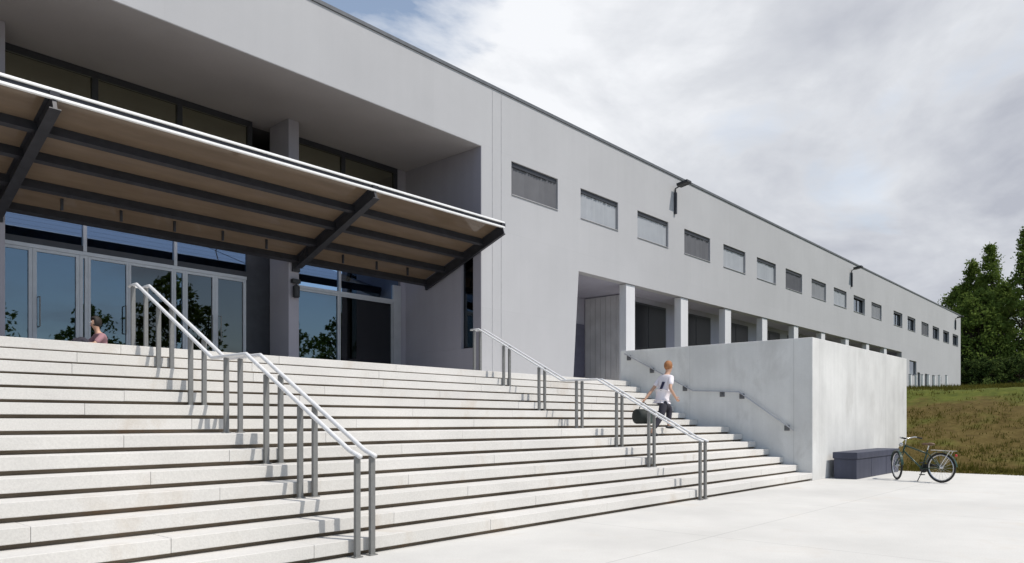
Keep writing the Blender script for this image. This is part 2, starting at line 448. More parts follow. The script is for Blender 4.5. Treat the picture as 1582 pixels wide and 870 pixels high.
m = MB(); m.box(VX1+.10, VX1+.14, YF+TH+.004, 14.776, 3.324, 6.396); sw = bp('window', m, M['darkframe'])
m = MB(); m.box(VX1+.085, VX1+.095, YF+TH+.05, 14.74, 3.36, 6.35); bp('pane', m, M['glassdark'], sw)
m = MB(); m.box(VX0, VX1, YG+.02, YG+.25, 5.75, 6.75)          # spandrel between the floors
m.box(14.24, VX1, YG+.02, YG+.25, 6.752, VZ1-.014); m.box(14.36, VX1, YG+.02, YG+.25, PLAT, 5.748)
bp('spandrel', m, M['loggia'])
m = MB()
m.room(VX0, VX1, YG+.26, 24.0, PLAT, 5.74); m.room(VX0, VX1, YG+.26, 22.0, 6.76, VZ1-.01)
bp('interior', m, M['inside'])
for px in (-8.45, -2.32, 3.86, 10.08):
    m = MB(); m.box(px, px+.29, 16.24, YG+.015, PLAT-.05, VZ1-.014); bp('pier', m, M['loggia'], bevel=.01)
# upper strip windows
for (a, b_) in ((-8.1, -2.35), (-2.0, 3.83), (4.2, 9.6), (10.42, 14.22)):
    f = MB(); f.box(a, b_, YG, YG+.10, VZ1-.16, VZ1-.018); f.box(a, b_, YG, YG+.10, 6.76, 6.86)
    nn = max(2, round((b_-a)/1.98))
    for k in range(nn+1):
        x = a + (b_-a)*k/nn
        x0 = min(max(x-.06, a), b_-.12); f.box(x0, x0+.12, YG+.002, YG+.098, 6.862, VZ1-.162)
    fr = bp('window', f, M['darkframe'])
    pn = MB(); pn.box(a+.02, b_-.02, YG+.05, YG+.062, 6.8, VZ1-.1); bp('pane', pn, M['upperglass'], fr)
# ground floor glazing: silver transom line, dark reflection band, transom lights, doors
DH = 4.80
def bay(a, b_, mulls, band_on=True):
    f = MB(); f.box(a, b_, YG, YG+.10, DH, DH+.075)
    if band_on: f2 = MB(); f2.box(a, b_, YG+.01, YG+.09, DH+.077, DH+.20); bp('reflection_band', f2, M['darkframe'])  # dark reflection in the transom glass, built as a solid strip
    f.box(a, b_, YG, YG+.10, 5.62, 5.74)
    for x in mulls: f.box(x-.035, x+.035, YG-.004, YG+.104, DH+.08, 5.61)
    fr = bp('transom_frame', f, M['frame'])
    pn = MB(); pn.box(a, b_, YG+.045, YG+.055, DH+.07, 5.7); bp('pane', pn, M['transom'], fr)
bay(-1.9, 3.83, (.0, 1.9)); bay(4.20, 9.45, (5.80, 7.70)); bay(-8.1, -2.35, (-6.2, -4.3)); bay(10.40, 14.28, (12.2,), False)
for a, b_ in ((9.45, 10.07), (4.152, 4.198)):
    m = MB(); m.box(a, b_, YG+.02, YG+.12, PLAT, 5.748); bp('infill_panel', m, M['darkframe'])
def door(a, b_, stile=.055, glassm='glass', handle=None):
    f = MB(); f.box(a, a+stile, YG+.012, YG+.088, PLAT+.004, DH-.003); f.box(b_-stile, b_, YG+.012, YG+.088, PLAT+.004, DH-.003)
    f.box(a+stile+.001, b_-stile-.001, YG+.014, YG+.086, DH-.06, DH-.004); f.box(a+stile+.001, b_-stile-.001, YG+.014, YG+.086, PLAT+.004, PLAT+.12)
    d = bp('door', f, M['frame'])
    g_ = MB(); g_.box(a+stile, b_-stile, YG+.046, YG+.056, PLAT+.1, DH-.05); bp('pane', g_, M[glassm], d)
    if handle is not None:
        h = MB(); h.tube([(handle,YG+.01,PLAT+.85),(handle,YG-.06,PLAT+.85),(handle,YG-.06,PLAT+1.45),(handle,YG+.01,PLAT+1.45)], .013, 8); bp('handle', h, M['steel'], d)
for x0 in (-8.0, -6.2, -4.3, -1.85, .03, 1.93):
    door(x0, x0+.90, handle=x0+.82); door(x0+.905, x0+1.82, handle=x0+.99)
door(4.20, 4.84, .07); door(4.845, 5.70, .07, handle=4.95); door(5.705, 5.86, .06)
door(5.865, 6.68, .05, handle=6.6); door(6.685, 7.66, .045, 'glassdark'); door(7.665, 7.92, .05); door(7.925, 8.64, .06, 'glassdark', handle=8.55); door(8.645, 9.44, .075, 'glassdark', handle=8.76)
door(10.42, 12.18, .05); door(12.185, 14.05, .045, 'glassdark')
m = MB(); m.box(14.06, 14.34, YG-.01, YG+.10, PLAT+.004, 5.30); bp('corner_frame', m, M['frame'])

# arcade: columns, back wall with dark windows, pale louvred door in the first bay
cxs = [21.44, 25.23, 28.96, 32.72, 36.50, 40.32, 44.22, 48.05, 51.78]
for x in cxs:
    m = MB(); m.box(x+.30, x+.86, YF+.05, YF+.33, PLAT-.05, AZ1-.014); bp('column', m, M['column'], bevel=.01)
YA, XP = 15.25, 23.35                       # shallow arcade; a deeper recess with a service door behind the first bay
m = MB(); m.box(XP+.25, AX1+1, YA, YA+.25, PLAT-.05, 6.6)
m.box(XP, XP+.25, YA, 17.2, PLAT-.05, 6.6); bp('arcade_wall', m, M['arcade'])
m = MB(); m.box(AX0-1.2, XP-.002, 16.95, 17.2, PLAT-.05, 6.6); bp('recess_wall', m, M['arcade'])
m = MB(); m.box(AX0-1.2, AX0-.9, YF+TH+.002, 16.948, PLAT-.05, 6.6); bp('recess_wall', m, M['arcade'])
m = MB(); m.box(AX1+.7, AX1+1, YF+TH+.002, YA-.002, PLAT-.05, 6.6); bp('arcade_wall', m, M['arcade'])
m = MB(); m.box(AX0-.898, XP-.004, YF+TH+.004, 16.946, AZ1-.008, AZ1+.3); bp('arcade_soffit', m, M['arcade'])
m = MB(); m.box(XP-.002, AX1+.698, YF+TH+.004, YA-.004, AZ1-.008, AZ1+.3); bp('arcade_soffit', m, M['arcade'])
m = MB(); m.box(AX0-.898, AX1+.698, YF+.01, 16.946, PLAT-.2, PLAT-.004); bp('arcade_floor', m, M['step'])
for k in range(8):
    xr = 26.45 + 3.84*k; x = xr - 2.75
    f = MB(); f.box(x, xr, YA-.03, YA-.004, PLAT+.05, 5.82); fr = bp('window', f, M['darkframe'])
    pn = MB(); pn.box(x+.07, x+1.34, YA-.042, YA-.032, PLAT+.12, 5.75); pn.box(x+1.41, xr-.07, YA-.042, YA-.032, PLAT+.12, 5.75)
    bp('pane', pn, M['arcglass'], fr)
m = MB()
for i in range(7):
    y = 15.27 + i*.235; m.box(XP-.05, XP-.004, y, y+.222, PLAT+.01, 5.98)
bp('board_cladding', m, M['clad'])
m2 = MB(); m2.box(21.6, 23.25, 16.91, 16.946, PLAT+.005, 5.0); dd = bp('service_door', m2, M['slate'])
m2 = MB(); m2.box(21.72, 21.76, 16.86, 16.908, PLAT+.95, PLAT+1.25); bp('handle', m2, M['steel'], dd)
# upper windows
kind = [1,0,0,1,0,0,2,0,0,3,0,3,3,1,3,3,3]
for x, k in zip(wins, kind):
    a, b_ = x, x+WW; y0 = YF+.14
    f = MB(); t = .05
    f.box(a+.002, b_-.002, y0, y0+.06, WZ1-t, WZ1-.002); f.box(a+.002, b_-.002, y0, y0+.06, WZ0+.002, WZ0+t)
    for xx in (a+.002, (a+b_)/2-.025, b_-t-.002): f.box(xx, xx+t, y0+.002, y0+.058, WZ0+t+.001, WZ1-t-.001)
    wn = bp('window', f, M['darkframe'])
    hd = MB(); hd.box(a+.004, b_-.004, YF+.05, y0-.004, WZ1-.13, WZ1-.004); bp('head_shade', hd, M['darkframe'], wn)  # dark strip stands in for the shade under the window head
    sb = MB(); sb.box(a+.004, b_-.004, YF-.03, y0-.004, WZ0+.003, WZ0+.02); bp('sill', sb, M['joint'], wn)
    pn = MB(); pn.box(a+.03, b_-.03, y0+.03, y0+.04, WZ0+.03, WZ1-.03); bp('pane', pn, M['clearglass' if k < 3 else 'panelglass'], wn)
    if k < 3:
        s = MB(); rr = random.Random(int(x*10)); nsl = 16
        for i in range(nsl):
            xx = a+.02 + (WW-.04)*i/nsl; wd = (WW-.04)/nsl
            tw = rr.uniform(.02, .06) if k == 0 else rr.uniform(.03, .085)
            zb = WZ0 + .03 + (rr.uniform(0, .05) if k == 1 else 0)
            s.add([(xx,YF+.115,zb),(xx+wd*.93,YF+.115-tw*.8,zb),(xx+wd*.93,YF+.115-tw*.8,WZ1-.131),(xx,YF+.115,WZ1-.131)], [(0,1,2,3)])
        bp('blind', s, M['blindD' if k == 0 and int(x*10) % 3 == 0 else ('blindA','blindB','blindC')[k]], wn)
    bk = MB(); bk.room(a-.1, b_+.1, YF+TH+.01, YF+1.6, WZ0-.2, WZ1+.2); bp('interior', bk, M['inside'], wn)
for (a, b_, z0, z1) in [(58.0, 59.9, 4.55, 5.6)] + [(x, x+.75, 3.3, 4.85) for x in slots]:
    f = MB(); f.box(a+.002, b_-.002, YF+.12, YF+.17, z0+.002, z1-.002); wn = bp('window', f, M['darkframe'])
    pn = MB(); pn.box(a+.06, b_-.06, YF+.105, YF+.115, z0+.06, z1-.06); bp('pane', pn, M['panelglass'], wn)

# ------------------------------------------------------------------ canopy
CYF, CYB, CZF, CZB = 13.1, 16.18, 6.45, 5.34
can = thing('entrance_canopy', 'sloping entrance canopy of tan translucent panels on dark steel beams with a white double edge', 'canopy', (10.3, CYB, CZB))
inv = Matrix.Translation((-10.3, -CYB, -CZB))
def cp(name, mb, mat, **k):
    o = mb.build(name, mat, can, **k); o.matrix_parent_inverse = inv; return o
CX0, CX1 = -8.3, 14.46
def cz(y): return CZF + (CZB-CZF)*(y-CYF)/(CYB-CYF)
def cs(s): y = CYF + (CYB-CYF)*s; return y, cz(y)
slope_up = Vector((0, -(CZB-CZF), CYB-CYF)).normalized()
def slab(x0, x1, s0, s1, z_off, th):
    (ya, za), (yb, zb) = cs(s0), cs(s1); mb = MB()
    u = slope_up
    P = [Vector((x, y, z)) + u*(z_off+e) for e in (0, th) for (x, y, z) in ((x0,ya,za),(x1,ya,za),(x1,yb,zb),(x0,yb,zb))]
    mb.add(P, [(0,3,2,1),(4,5,6,7),(0,1,5,4),(1,2,6,5),(2,3,7,6),(3,0,4,7)]); return mb
arms = [-8.26, -2.2, 4.0, 10.26, 14.42]
xs_ = sorted(arms)
rows = [(.025, .25), (.25, .48), (.48, .73), (.73, .985)]
for i in range(len(xs_)-1):
    for (s0, s1) in rows:
        cp('roof_panel', slab(xs_[i]+.03, xs_[i+1]-.03, s0+.004, s1-.004, .0, .016), M['canopy'])
for s in (.25, .48, .73, .985):
    y, z = cs(s); mb = MB(); c = Vector((0,y,z)) - slope_up*(.088 if s < .9 else .05)
    mb.beam((CX0+.05, c.y, c.z), (CX1-.05, c.y, c.z), .10 if s < .9 else .12, .17 if s < .9 else .20, tuple(slope_up)); cp('purlin', mb, M['darksteel'])
x = CX0 + .5
while x < CX1-.2:
    (ya, za), (yb, zb) = cs(.75), cs(.965)
    yh, zh = cs(.84); mb = MB(); mb.box(x-.022, x+.022, yh-.02, yh+.02, zh-.22, zh-.004); x += 1.06
    cp('panel_divider', mb, M['darksteel'])
for xa in arms:
    (ya, za), (yb, zb) = cs(.01), cs(1.0); mb = MB()
    wd = .17 if xa < 14 else .08
    A = Vector((xa,ya,za)) - slope_up*.135; B = Vector((xa,yb,zb)) - slope_up*.15
    mb.beam(A, B, wd*.35, .25, tuple(slope_up))
    for off in (-.125, .125): mb.beam(A+slope_up*off, B+slope_up*off, wd, .016, tuple(slope_up))
    if xa < 14: mb.box(xa-.10, xa+.10, CYB-.005, 16.236, zb-.34, zb+.02)
    cp('arm', mb, M['darksteel'])
for dz in (.045, -.075):
    mb = MB(); mb.box(CX0, CX1, CYF-.035, CYF+.03, CZF+dz-.022, CZF+dz+.022); cp('edge_rail', mb, M['white'], bevel=.008)
mb = MB(); mb.box(CX0+.02, CX1-.02, CYF+.0, CYF+.025, CZF-.05, CZF+.02)
for xa in arms: mb.box(xa-.07, xa+.07, CYF-.03, CYF-.002, CZF-.052, CZF+.022)
cp('edge_channel', mb, M['darksteel'])
for xa in (4.0, 10.26):                                            # tie rods above the roof
    mb = MB(); y, z = cs(.3); mb.tube([(xa, y, z+.03), (xa, 16.235, z+1.0)], .014, 8); cp('tie_rod', mb, M['darksteel'])

# ------------------------------------------------------------------ stair handrails
def hstair(y):
    h = 0
    for i in range(14):
        if y >= yr(i): h = (i+1)*RIS
    return h
def handrail(xc, label, rr=.0235):
    t = thing('stair_handrail', label, 'handrail', (xc, 5.985, 0), 0, 'double handrails on the stairs')
    py = [11.30, 10.45, 9.50, 8.57, 7.66, 6.98, 5.985]
    prof = [(11.42, 3.30), (11.18, 3.30), (8.92, 2.115), (8.10, 2.115), (6.10, 1.04), (5.93, .985)]
    def rz(y):
        for (a, za), (b_, zb) in zip(prof, prof[1:]):
            if b_ <= y <= a: return zb + (za-zb)*(y-b_)/(a-b_)
        return .95
    for dx in (-.09, .09):
        r = MB(); pts = [Vector((dx, y-5.985, z)) for y, z in prof]
        for a, b_ in zip(pts, pts[1:]): pass
        fine = [pts[0]]
        for a, b_, c in zip(pts, pts[1:], pts[2:]): fine += [b_ + (a-b_).normalized()*.05, b_, b_ + (c-b_).normalized()*.05]
        fine.append(pts[-1]); r.tube(fine, rr, 14)
        r.build('rail', M['rail'], t, smooth=True)
        for y in py:
            mm = MB(); zt = rz(y)-.02; zb = hstair(y) if y > 6 else 0
            mm.box(dx-.029, dx+.029, y-5.985-.02, y-5.985+.02, zb, zt)
            mm.box(dx-.05, dx+.05, y-5.985-.035, y-5.985+.035, zb, zb+.012)
            mm.build('post', M['steel'], t, bevel=.005)
    c = MB(); c.box(-.062, .062, 8.92-5.985-.02, 8.92-5.985+.02, 2.10, 2.13); c.build('cross_bar', M['rail'], t)
    c = MB(); c.box(-.062, .062, 11.40-5.985-.015, 11.40-5.985+.015, 3.285, 3.315)
    c.build('cross_bar', M['rail'], t)
    return t
handrail(4.56, 'near double steel handrail running down the left part of the stairs')
handrail(11.62, 'far double steel handrail running down the stairs, left of the walking person', .018)
wr = thing('wall_handrail', 'thin steel handrail bracketed to the inner face of the concrete stair wall', 'handrail', (XW, 8.2, 1.8))
winv = Matrix.Translation((-XW, -8.2, -1.8))
pr_ = [(10.95, 3.12), (8.95, 2.08), (7.75, 2.02), (6.45, 1.12)]
rb = MB(); rb.tube([(XW-.07, y, z) for y, z in pr_], .015, 10)
o = rb.build('rail', M['frame'], wr, smooth=True); o.matrix_parent_inverse = winv
for y in (10.85, 10.15, 9.2, 8.2, 7.7, 6.62):
    z = 0
    for (a, za), (b_, zb) in zip(pr_, pr_[1:]):
        if b_ <= y <= a: z = zb + (za-zb)*(y-b_)/(a-b_)
    k = MB(); k.box(XW-.018, XW-.002, y-.06, y+.06, z-.13, z-.01); k.beam((XW-.018, y, z-.06), (XW-.075, y, z-.012), .03, .03)
    o = k.build('bracket', M['coping'], wr); o.matrix_parent_inverse = winv

# ------------------------------------------------------------------ floodlights and lantern
def flood(x, label):
    t = thing('floodlight', label, 'lamp', (x, YF, 9.05), 0, 'floodlights under the roof edge')
    m = MB(); m.box(-.05, .05, -.09, -.003, 0, .80); m.build('bracket', M['darkframe'], t, bevel=.006)
    m = MB(); m.tube([(0,-.045,.80),(0,-.045,.95),(0,-.20,1.0)], .028, 8); m.build('arm', M['darkframe'], t)
    m = MB(); m.beam((0,-.17,1.03),(0,-.62,1.10), .34, .10); m.build('lamp_head', M['black'], t, bevel=.015)
flood(24.95, 'dark floodlight on a bracket above the third upper window')
flood(45.3, 'dark floodlight on a bracket over the ninth and tenth upper windows')
flood(72.6, 'small dark floodlight on a bracket at the far end of the facade')
t = thing('wall_lantern', 'small black wall lantern fixed to the entrance pier below the canopy', 'lamp', (10.225, 16.236, 4.35))
m = MB(); m.box(-.10, .12, -.12, 0, .36, .46); m.build('bracket', M['black'], t, bevel=.01)
m = MB(); m.tube([(0,-.10,.30),(0,-.10,.28),(0,-.10,.02),(0,-.10,0)], [.05,.085,.085,.05], 14); m.build('lamp_body', M['black'], t)
m = MB(); m.tube([(0,-.10,.30),(0,-.10,.37)], .02, 8); m.build('stem', M['black'], t)

# ------------------------------------------------------------------ bench
t = thing('stone_bench', 'low dark slate box bench standing against the sunny concrete wall', 'bench', (19.62, 5.66, 0))
m = MB(); m.box(-1.75, 1.75, -.27, .27, .46, .61); m.build('seat', M['bench'], t, bevel=.012)
for a, b_ in ((-1.72, -.62), (-.60, .60), (.62, 1.72)):
    m = MB(); m.box(a, b_, -.25, .25, .0, .458); m.build('base', M['bench'], t, bevel=.008)

# ------------------------------------------------------------------ bicycle (local: x forward, y left)
bk = thing('bicycle', 'dark green bicycle with a rear rack parked beside the bench', 'bicycle', (18.30, 4.20, 0), math.atan2(.95, .36))
def circle(cx, cz_, r, n=36, steer=0, ox=0):
    return [(cx + r*math.cos(2*math.pi*i/n)*math.cos(steer), r*math.cos(2*math.pi*i/n)*math.sin(steer), cz_ + r*math.sin(2*math.pi*i/n)) for i in range(n)]
def wheel(cx, steer):
    wr_ = .325
    m = MB(); m.tube(circle(cx, wr_, wr_-.022, 40, steer), .021, 8, closed=True); tw = m.build('wheel', M['rubber'], bk, smooth=True)
    m = MB(); m.tube(circle(cx, wr_, wr_-.052, 40, steer), .012, 6, closed=True); m.build('rim', M['chrome'], tw)
    m = MB()
    for i in range(18):
        a = 2*math.pi*i/18; rr = wr_-.055
        m.tube([(cx, .012*(1 if i%2 else -1), wr_), (cx+rr*math.cos(a)*math.cos(steer), rr*math.cos(a)*math.sin(steer), wr_+rr*math.sin(a))], .0022, 4)
    m.tube([(cx+.05*math.sin(steer), -.05*math.cos(steer), wr_), (cx-.05*math.sin(steer), .05*math.cos(steer), wr_)], .022, 10)
    m.build('spokes', M['chrome'], tw)
    m = MB(); arc = [(cx + (wr_+.022)*math.cos(a)*math.cos(steer), (wr_+.022)*math.cos(a)*math.sin(steer), wr_+(wr_+.022)*math.sin(a)) for a in [R(d) for d in range(15, 176, 10)]]
    for a_, b_ in zip(arc, arc[1:]): m.beam(a_, b_, .05, .004)
    m.build('mudguard', M['bikegreen'], bk)
RX, FX = -.47, .56
wheel(RX, 0); wheel(FX, R(-36))
m = MB()
BBp, ST, HT, HB = (-.04,0,.28), (-.17,0,.70), (.36,0,.78), (.40,0,.66)
m.tube([BBp, ST], .016, 10); m.tube([BBp, HB], .017, 10); m.tube([(-.155,0,.62), HT], .016, 10); m.tube([HT, HB], .02, 10)
for s in (-.05, .05): m.tube([BBp, (RX, s, .325)], .010, 8); m.tube([(-.155,0,.64), (RX, s, .325)], .009, 8)
m.build('frame', M['bikegreen'], bk, smooth=True)
m = MB()
for s in (-.05, .05): m.tube([(.41,0,.64), (.43,s,.60), (FX-.02,s,.40), (FX,s,.325)], .012, 8)
m.build('fork', M['bikegreen'], bk, smooth=True)
m = MB(); m.tube([ST, (-.20,0,.80)], .012, 8); m.build('seat_post', M['chrome'], bk)
m = MB(); m.ball((-.24,0,.825), .09, .075, .035); m.ball((-.12,0,.825), .09, .028, .025); m.build('saddle', M['tan'], bk, smooth=True)
m = MB(); m.tube([HT, (.34,0,.90), (.38,0,.93)], .013, 8)
m.tube([(.22,-.27,.95), (.30,-.26,.97), (.37,-.12,.94), (.38,0,.93), (.37,.12,.94), (.30,.26,.97), (.22,.27,.95)], .012, 8); hb = m.build('handlebar', M['chrome'], bk, smooth=True)
for s in (-1, 1):
    m = MB(); m.tube([(.25,.266*s,.958), (.14,.275*s,.935)], .017, 8); m.build('grip', M['rubber'], hb)
m = MB(); m.ball((.46,0,.80), .05, .045, .045); m.build('headlight', M['chrome'], bk, smooth=True)
m = MB(); m.tube([(BBp[0],-.05,.28),(BBp[0],-.065,.28)], .09, 20); m.tube([BBp, (.05,-.09,.14)], .009, 6); m.tube([BBp, (-.13,.09,.42)], .009, 6)
m.beam((.05,-.09,.14),(.05,-.19,.14), .07, .02); m.beam((-.13,.09,.42),(-.13,.19,.42), .07, .02); m.build('crank', M['black'], bk)
m = MB(); m.beam((BBp[0],-.056,.36),(RX,-.056,.365), .005, .05); m.build('chain_guard', M['black'], bk)
m = MB(); m.tube([(-.10,.05,.27), (-.04,.16,.01)], .010, 8); m.build('kickstand', M['black'], bk)
m = MB()
for s in (-.06, 0, .06): m.beam((-.28,s,.70), (-.78,s,.69), .012, .012)
for x in (-.3, -.45, -.6, -.77): m.beam((x,-.065,.694), (x,.065,.694), .012, .012)
for s in (-.06, .06): m.tube([(-.70,s,.69), (RX,s,.335)], .007, 6)
m.build('rack', M['chrome'], bk)
m = MB(); m.ball((-.80,0,.60), .02, .035, .03); m.build('tail_light', plain('red_lens', (.35,.02,.02), .3), bk)

# ------------------------------------------------------------------ posts in the grass by the facade
def at(u, yplane):
    f, a = 1155.7, .7252; l = (u-791)/f; px = math.cos(a)+l*math.sin(a); py = math.sin(a)-l*math.cos(a)
    return px*yplane/py
proto = None
labs = ['white bollard in the grass nearest the end of the concrete wall', 'second white bollard along the grass in front of the facade',
        'third white bollard along the grass in front of the facade', 'middle white bollard of the row in front of the facade',
        'third white bollard counted from the far end of the row', 'last but one white bollard before the building corner',
        'white bollard nearest the far corner of the building']
for k, u in enumerate((1406, 1415, 1424.5, 1434, 1443, 1451, 1462)):
    x = at(u, 13.2)
    if proto is None:
        proto = thing('bollard', labs[0], 'bollard', (0,0,0), 0, 'white bollards in the grass')
        m = MB(); m.box(-.075, .075, -.075, .075, -.3, 1.02); m.build('post', M['white'], proto, bevel=.02)
        m = MB(); m.box(-.085, .085, -.085, .085, 1.022, 1.06); m.build('cap', M['frame'], proto)
        c = proto
    else:
        c = copy_tree(proto); c['label'] = labs[k]
    c.location = (x, 13.2, bank_h(x, 13.2))

# ------------------------------------------------------------------ inside the entrance: counter and poster stand
t = thing('counter', 'pale rounded counter on dark legs behind the leftmost glass doors', 'counter', (4.42, 18.1, PLAT))
m = MB(); m.box(-.85, .45, -.3, .3, .72, 1.05); m.build('body', M['white'], t, bevel=.06)
m = MB(); m.box(-.9, .5, -.34, .34, .62, .715); m.build('shelf', M['darkframe'], t)
for x in (-.7, .25):
    m = MB(); m.box(x, x+.06, -.2, .2, 0, .62); m.build('leg', M['darkframe'], t)
t = thing('poster_stand', 'pale poster stand behind the middle glass door', 'poster stand', (5.55, 17.75, PLAT))
m = MB(); m.box(-.28, .28, -.02, .02, .35, 1.15); m.build('board', M['poster'], t)
m = MB(); m.box(-.03, .03, .022, .06, 0, 1.0); m.box(-.2, .2, -.15, .15, 0, .02); m.build('foot', M['darkframe'], t)

# ------------------------------------------------------------------ people
def skin_obj(name, pts, edges, mat, parent, root=0, sub=2):
    """pts: list of (co, radius or (rx, ry))"""
    me = bpy.data.meshes.new(name); me.from_pydata([p[0] for p in pts], edges, [])
    me.materials.append(mat)
    o = bpy.data.objects.new(name, me); col.objects.link(o); o.parent = parent
    md = o.modifiers.new('skin', 'SKIN'); md.use_smooth_shade = True
    if not me.skin_vertices: me.skin_vertices.new() if hasattr(me.skin_vertices, 'new') else None
    sv = me.skin_vertices[0].data
    for i, p in enumerate(pts):
        r = p[1]; sv[i].radius = r if isinstance(r, tuple) else (r, r)
        sv[i].use_root = (i == root)
    sd = o.modifiers.new('sub', 'SUBSURF'); sd.levels = sub; sd.render_levels = sub
    return o
class Sk:
    def __init__(self): self.p = []; self.e = []
    def chain(self, start, items):
        last = start
        for co, r in items:
            self.p.append((co, r)); i = len(self.p)-1
            if last is not None: self.e.append((last, i))
            last = i
        return last
def hand(sk, w_idx, w, d, side, curl=.6):
    """palm and five curled fingers from wrist w along direction d"""
    d = Vector(d).normalized(); s = d.cross(Vector(side)).normalized(); nrm = s.cross(d).normalized()
    w = Vector(w); pc = w + d*.05
    ip = sk.chain(w_idx, [(tuple(pc), (.026,.018))])
    for k, (off, ln) in enumerate(((-.026,.062),(-.009,.074),(.009,.068),(.026,.055))):
        a = pc + d*.035 + s*off; b_ = a + d*ln*.45 + nrm*ln*.15*curl; c = b_ + d*ln*.25*(1-curl*.6) + nrm*ln*.4*curl; e = c - d*ln*.1*curl + nrm*ln*.25*curl
        sk.chain(ip, [(tuple(a), .0095), (tuple(b_), .0088), (tuple(c), .008), (tuple(e), .007)])
    a = w + d*.03 - s*.028 + nrm*.008; sk.chain(ip, [(tuple(a), .012), (tuple(a + d*.025 - s*.018 + nrm*.02), .010), (tuple(a + d*.045 - s*.012 + nrm*.035), .008)])

def face(head, fwd, parent, hairmat, r=.095, hair_long=False):
    """eyes, nose, ears and hair around a head centre; fwd is local +x"""
    h = Vector(head); m = MB()
    m.ball((h.x-.012, h.y, h.z+.022), .108, .090, .118, 18, 12)
    vs_, fs_ = m.v, m.f
    keep = [f for f in fs_ if not (sum(vs_[i][0] for i in f)/len(f) > h.x+.045 and sum(vs_[i][2] for i in f)/len(f) < h.z+.075) and sum(vs_[i][2] for i in f)/len(f) > h.z-(.085 if not hair_long else .12)]
    m.f = keep
    o = m.build('hair', hairmat, parent, smooth=True)
    sd = o.modifiers.new('solid', 'SOLIDIFY'); sd.thickness = .012
    for s in (-1, 1):
        e = MB(); e.ball((h.x+.083, h.y+s*.034, h.z+.006), .012, .014, .010, 10, 6); e.build('eye', M['white'], parent, smooth=True)
        e = MB(); e.ball((h.x+.093, h.y+s*.034, h.z+.006), .005, .006, .006, 8, 6); e.build('pupil', M['black'], parent, smooth=True)
    mo = MB(); mo.ball((h.x+.083, h.y, h.z-.055), .010, .024, .007, 10, 6); mo.build('mouth', plain('lips', (.35,.13,.11), .5), parent, smooth=True)

# walking person, heading along the stairs to the right
FZ = 6*RIS
wp = thing('person', 'person in a white shirt and dark trousers climbing the stairs beside the concrete wall', 'person', (13.50, 7.90, FZ), -.32)
wp.scale = (.91,)*3
sk = Sk()
pel = sk.chain(None, [((.04,0,.87), (.090,.085))])
sp = sk.chain(pel, [((.07,0,.98), (.100,.085)), ((.12,0,1.14), (.13,.10)), ((.165,0,1.28), (.125,.10)), ((.19,0,1.37), (.065,.06))])
chest = sp-1
nk = sk.chain(sp, [((.21,0,1.41), .060), ((.23,0,1.455), .058), ((.25,0,1.52), (.078,.085)), ((.252,0,1.59), (.083,.092)), ((.247,0,1.645), (.070,.075))])
for (hip, knee, ank, heel, toe) in (((-.01+.05,-.095,.80), (-.07,-.10,.45), (-.33,-.09,.10), (-.36,-.09,.04), (-.20,-.10,.03)),
                             ((.07,.095,.80), (.36,.10,.64), (.32,.09,.27), (.28,.09,.205), (.46,.10,.205))):
    hp = Vector(hip); kn = Vector(knee); an = Vector(ank)
    e = sk.chain(pel, [(hip, .064), (tuple(hp.lerp(kn,.5)), .070), (knee, .054), (tuple(kn.lerp(an,.35)), .056), (tuple(kn.lerp(an,.75)), .040), (ank, .035)])
    sk.chain(e, [(tuple(Vector(heel).lerp(Vector(toe), .45)), (.038,.03)), (toe, (.036,.022))])
arms_ = {}
for s, el, wrp in ((1, (-.02,.26,1.04), (-.20,.29,.83)), (-1, (.05,-.27,1.06), (.20,-.27,.88))):
    sh = (.165, .175*s, 1.305); shv = Vector(sh); ev = Vector(el); wv = Vector(wrp)
    a = sk.chain(chest, [(sh, .056), (tuple(shv.lerp(ev,.5)), .045), (el, .038), (tuple(ev.lerp(wv,.35)), .037), (wrp, .026)])
    hand(sk, a, wrp, wv-ev, (0, s, .2), .8)
skin_obj('body', sk.p, sk.e, M['skin'], wp, pel)
face((.25,0,1.575), 1, wp, M['hair'])
s2 = Sk()
r0 = s2.chain(None, [((.045,0,.80), (.158,.146)), ((.05,0,.88), (.154,.138))]); s2.e = s2.e
c2 = s2.chain(r0, [((.08,0,1.0), (.138,.115)), ((.12,0,1.14), (.148,.116)), ((.165,0,1.275), (.142,.116)), ((.195,0,1.375), (.088,.078))])
for s, el in ((1, (-.02,.26,1.04)), (-1, (.05,-.27,1.06))):
    sh = Vector((.165,.175*s,1.305)); ev = Vector(el)
    s2.chain(c2-1, [(tuple(sh), .072), (tuple(sh.lerp(ev,.35)), .066), (tuple(sh.lerp(ev,.72)), .064)])
skin_obj('shirt', s2.p, s2.e, M['shirt'], wp, r0)
m = MB(); m.beam((-.045,-.05,1.02), (.035,-.07,1.22), .085, .015, (1,0,-.2)); m.build('shirt_print', M['print'], wp, bevel=.004)
s3 = Sk(); r0 = s3.chain(None, [((.045,0,.93), (.130,.108)), ((.04,0,.84), (.146,.124))])
for hip, knee, ank in (((.04,-.095,.80), (-.07,-.10,.45), (-.33,-.09,.10)), ((.07,.095,.80), (.36,.10,.64), (.32,.09,.27))):
    hp = Vector(hip); kn = Vector(knee)
    s3.chain(r0, [(hip, .112), (tuple(hp.lerp(kn,.5)), .096), (knee, .080), (tuple(kn.lerp(Vector(ank),.55)), .070), (tuple(kn.lerp(Vector(ank),.80)), .062)])
skin_obj('trousers', s3.p, s3.e, M['shorts'], wp, r0)
for heel, toe in (((-.37,-.09,.035), (-.17,-.10,.03)), ((.27,.09,.205), (.49,.10,.20))):
    m = MB(); a = Vector(heel); b_ = Vector(toe); c = a.lerp(b_,.5)
    m.ball(c, .145, .048, .040, 14, 8); m.build('shoe', M['black'], wp, smooth=True)
bgx = wp.matrix_basis if False else None
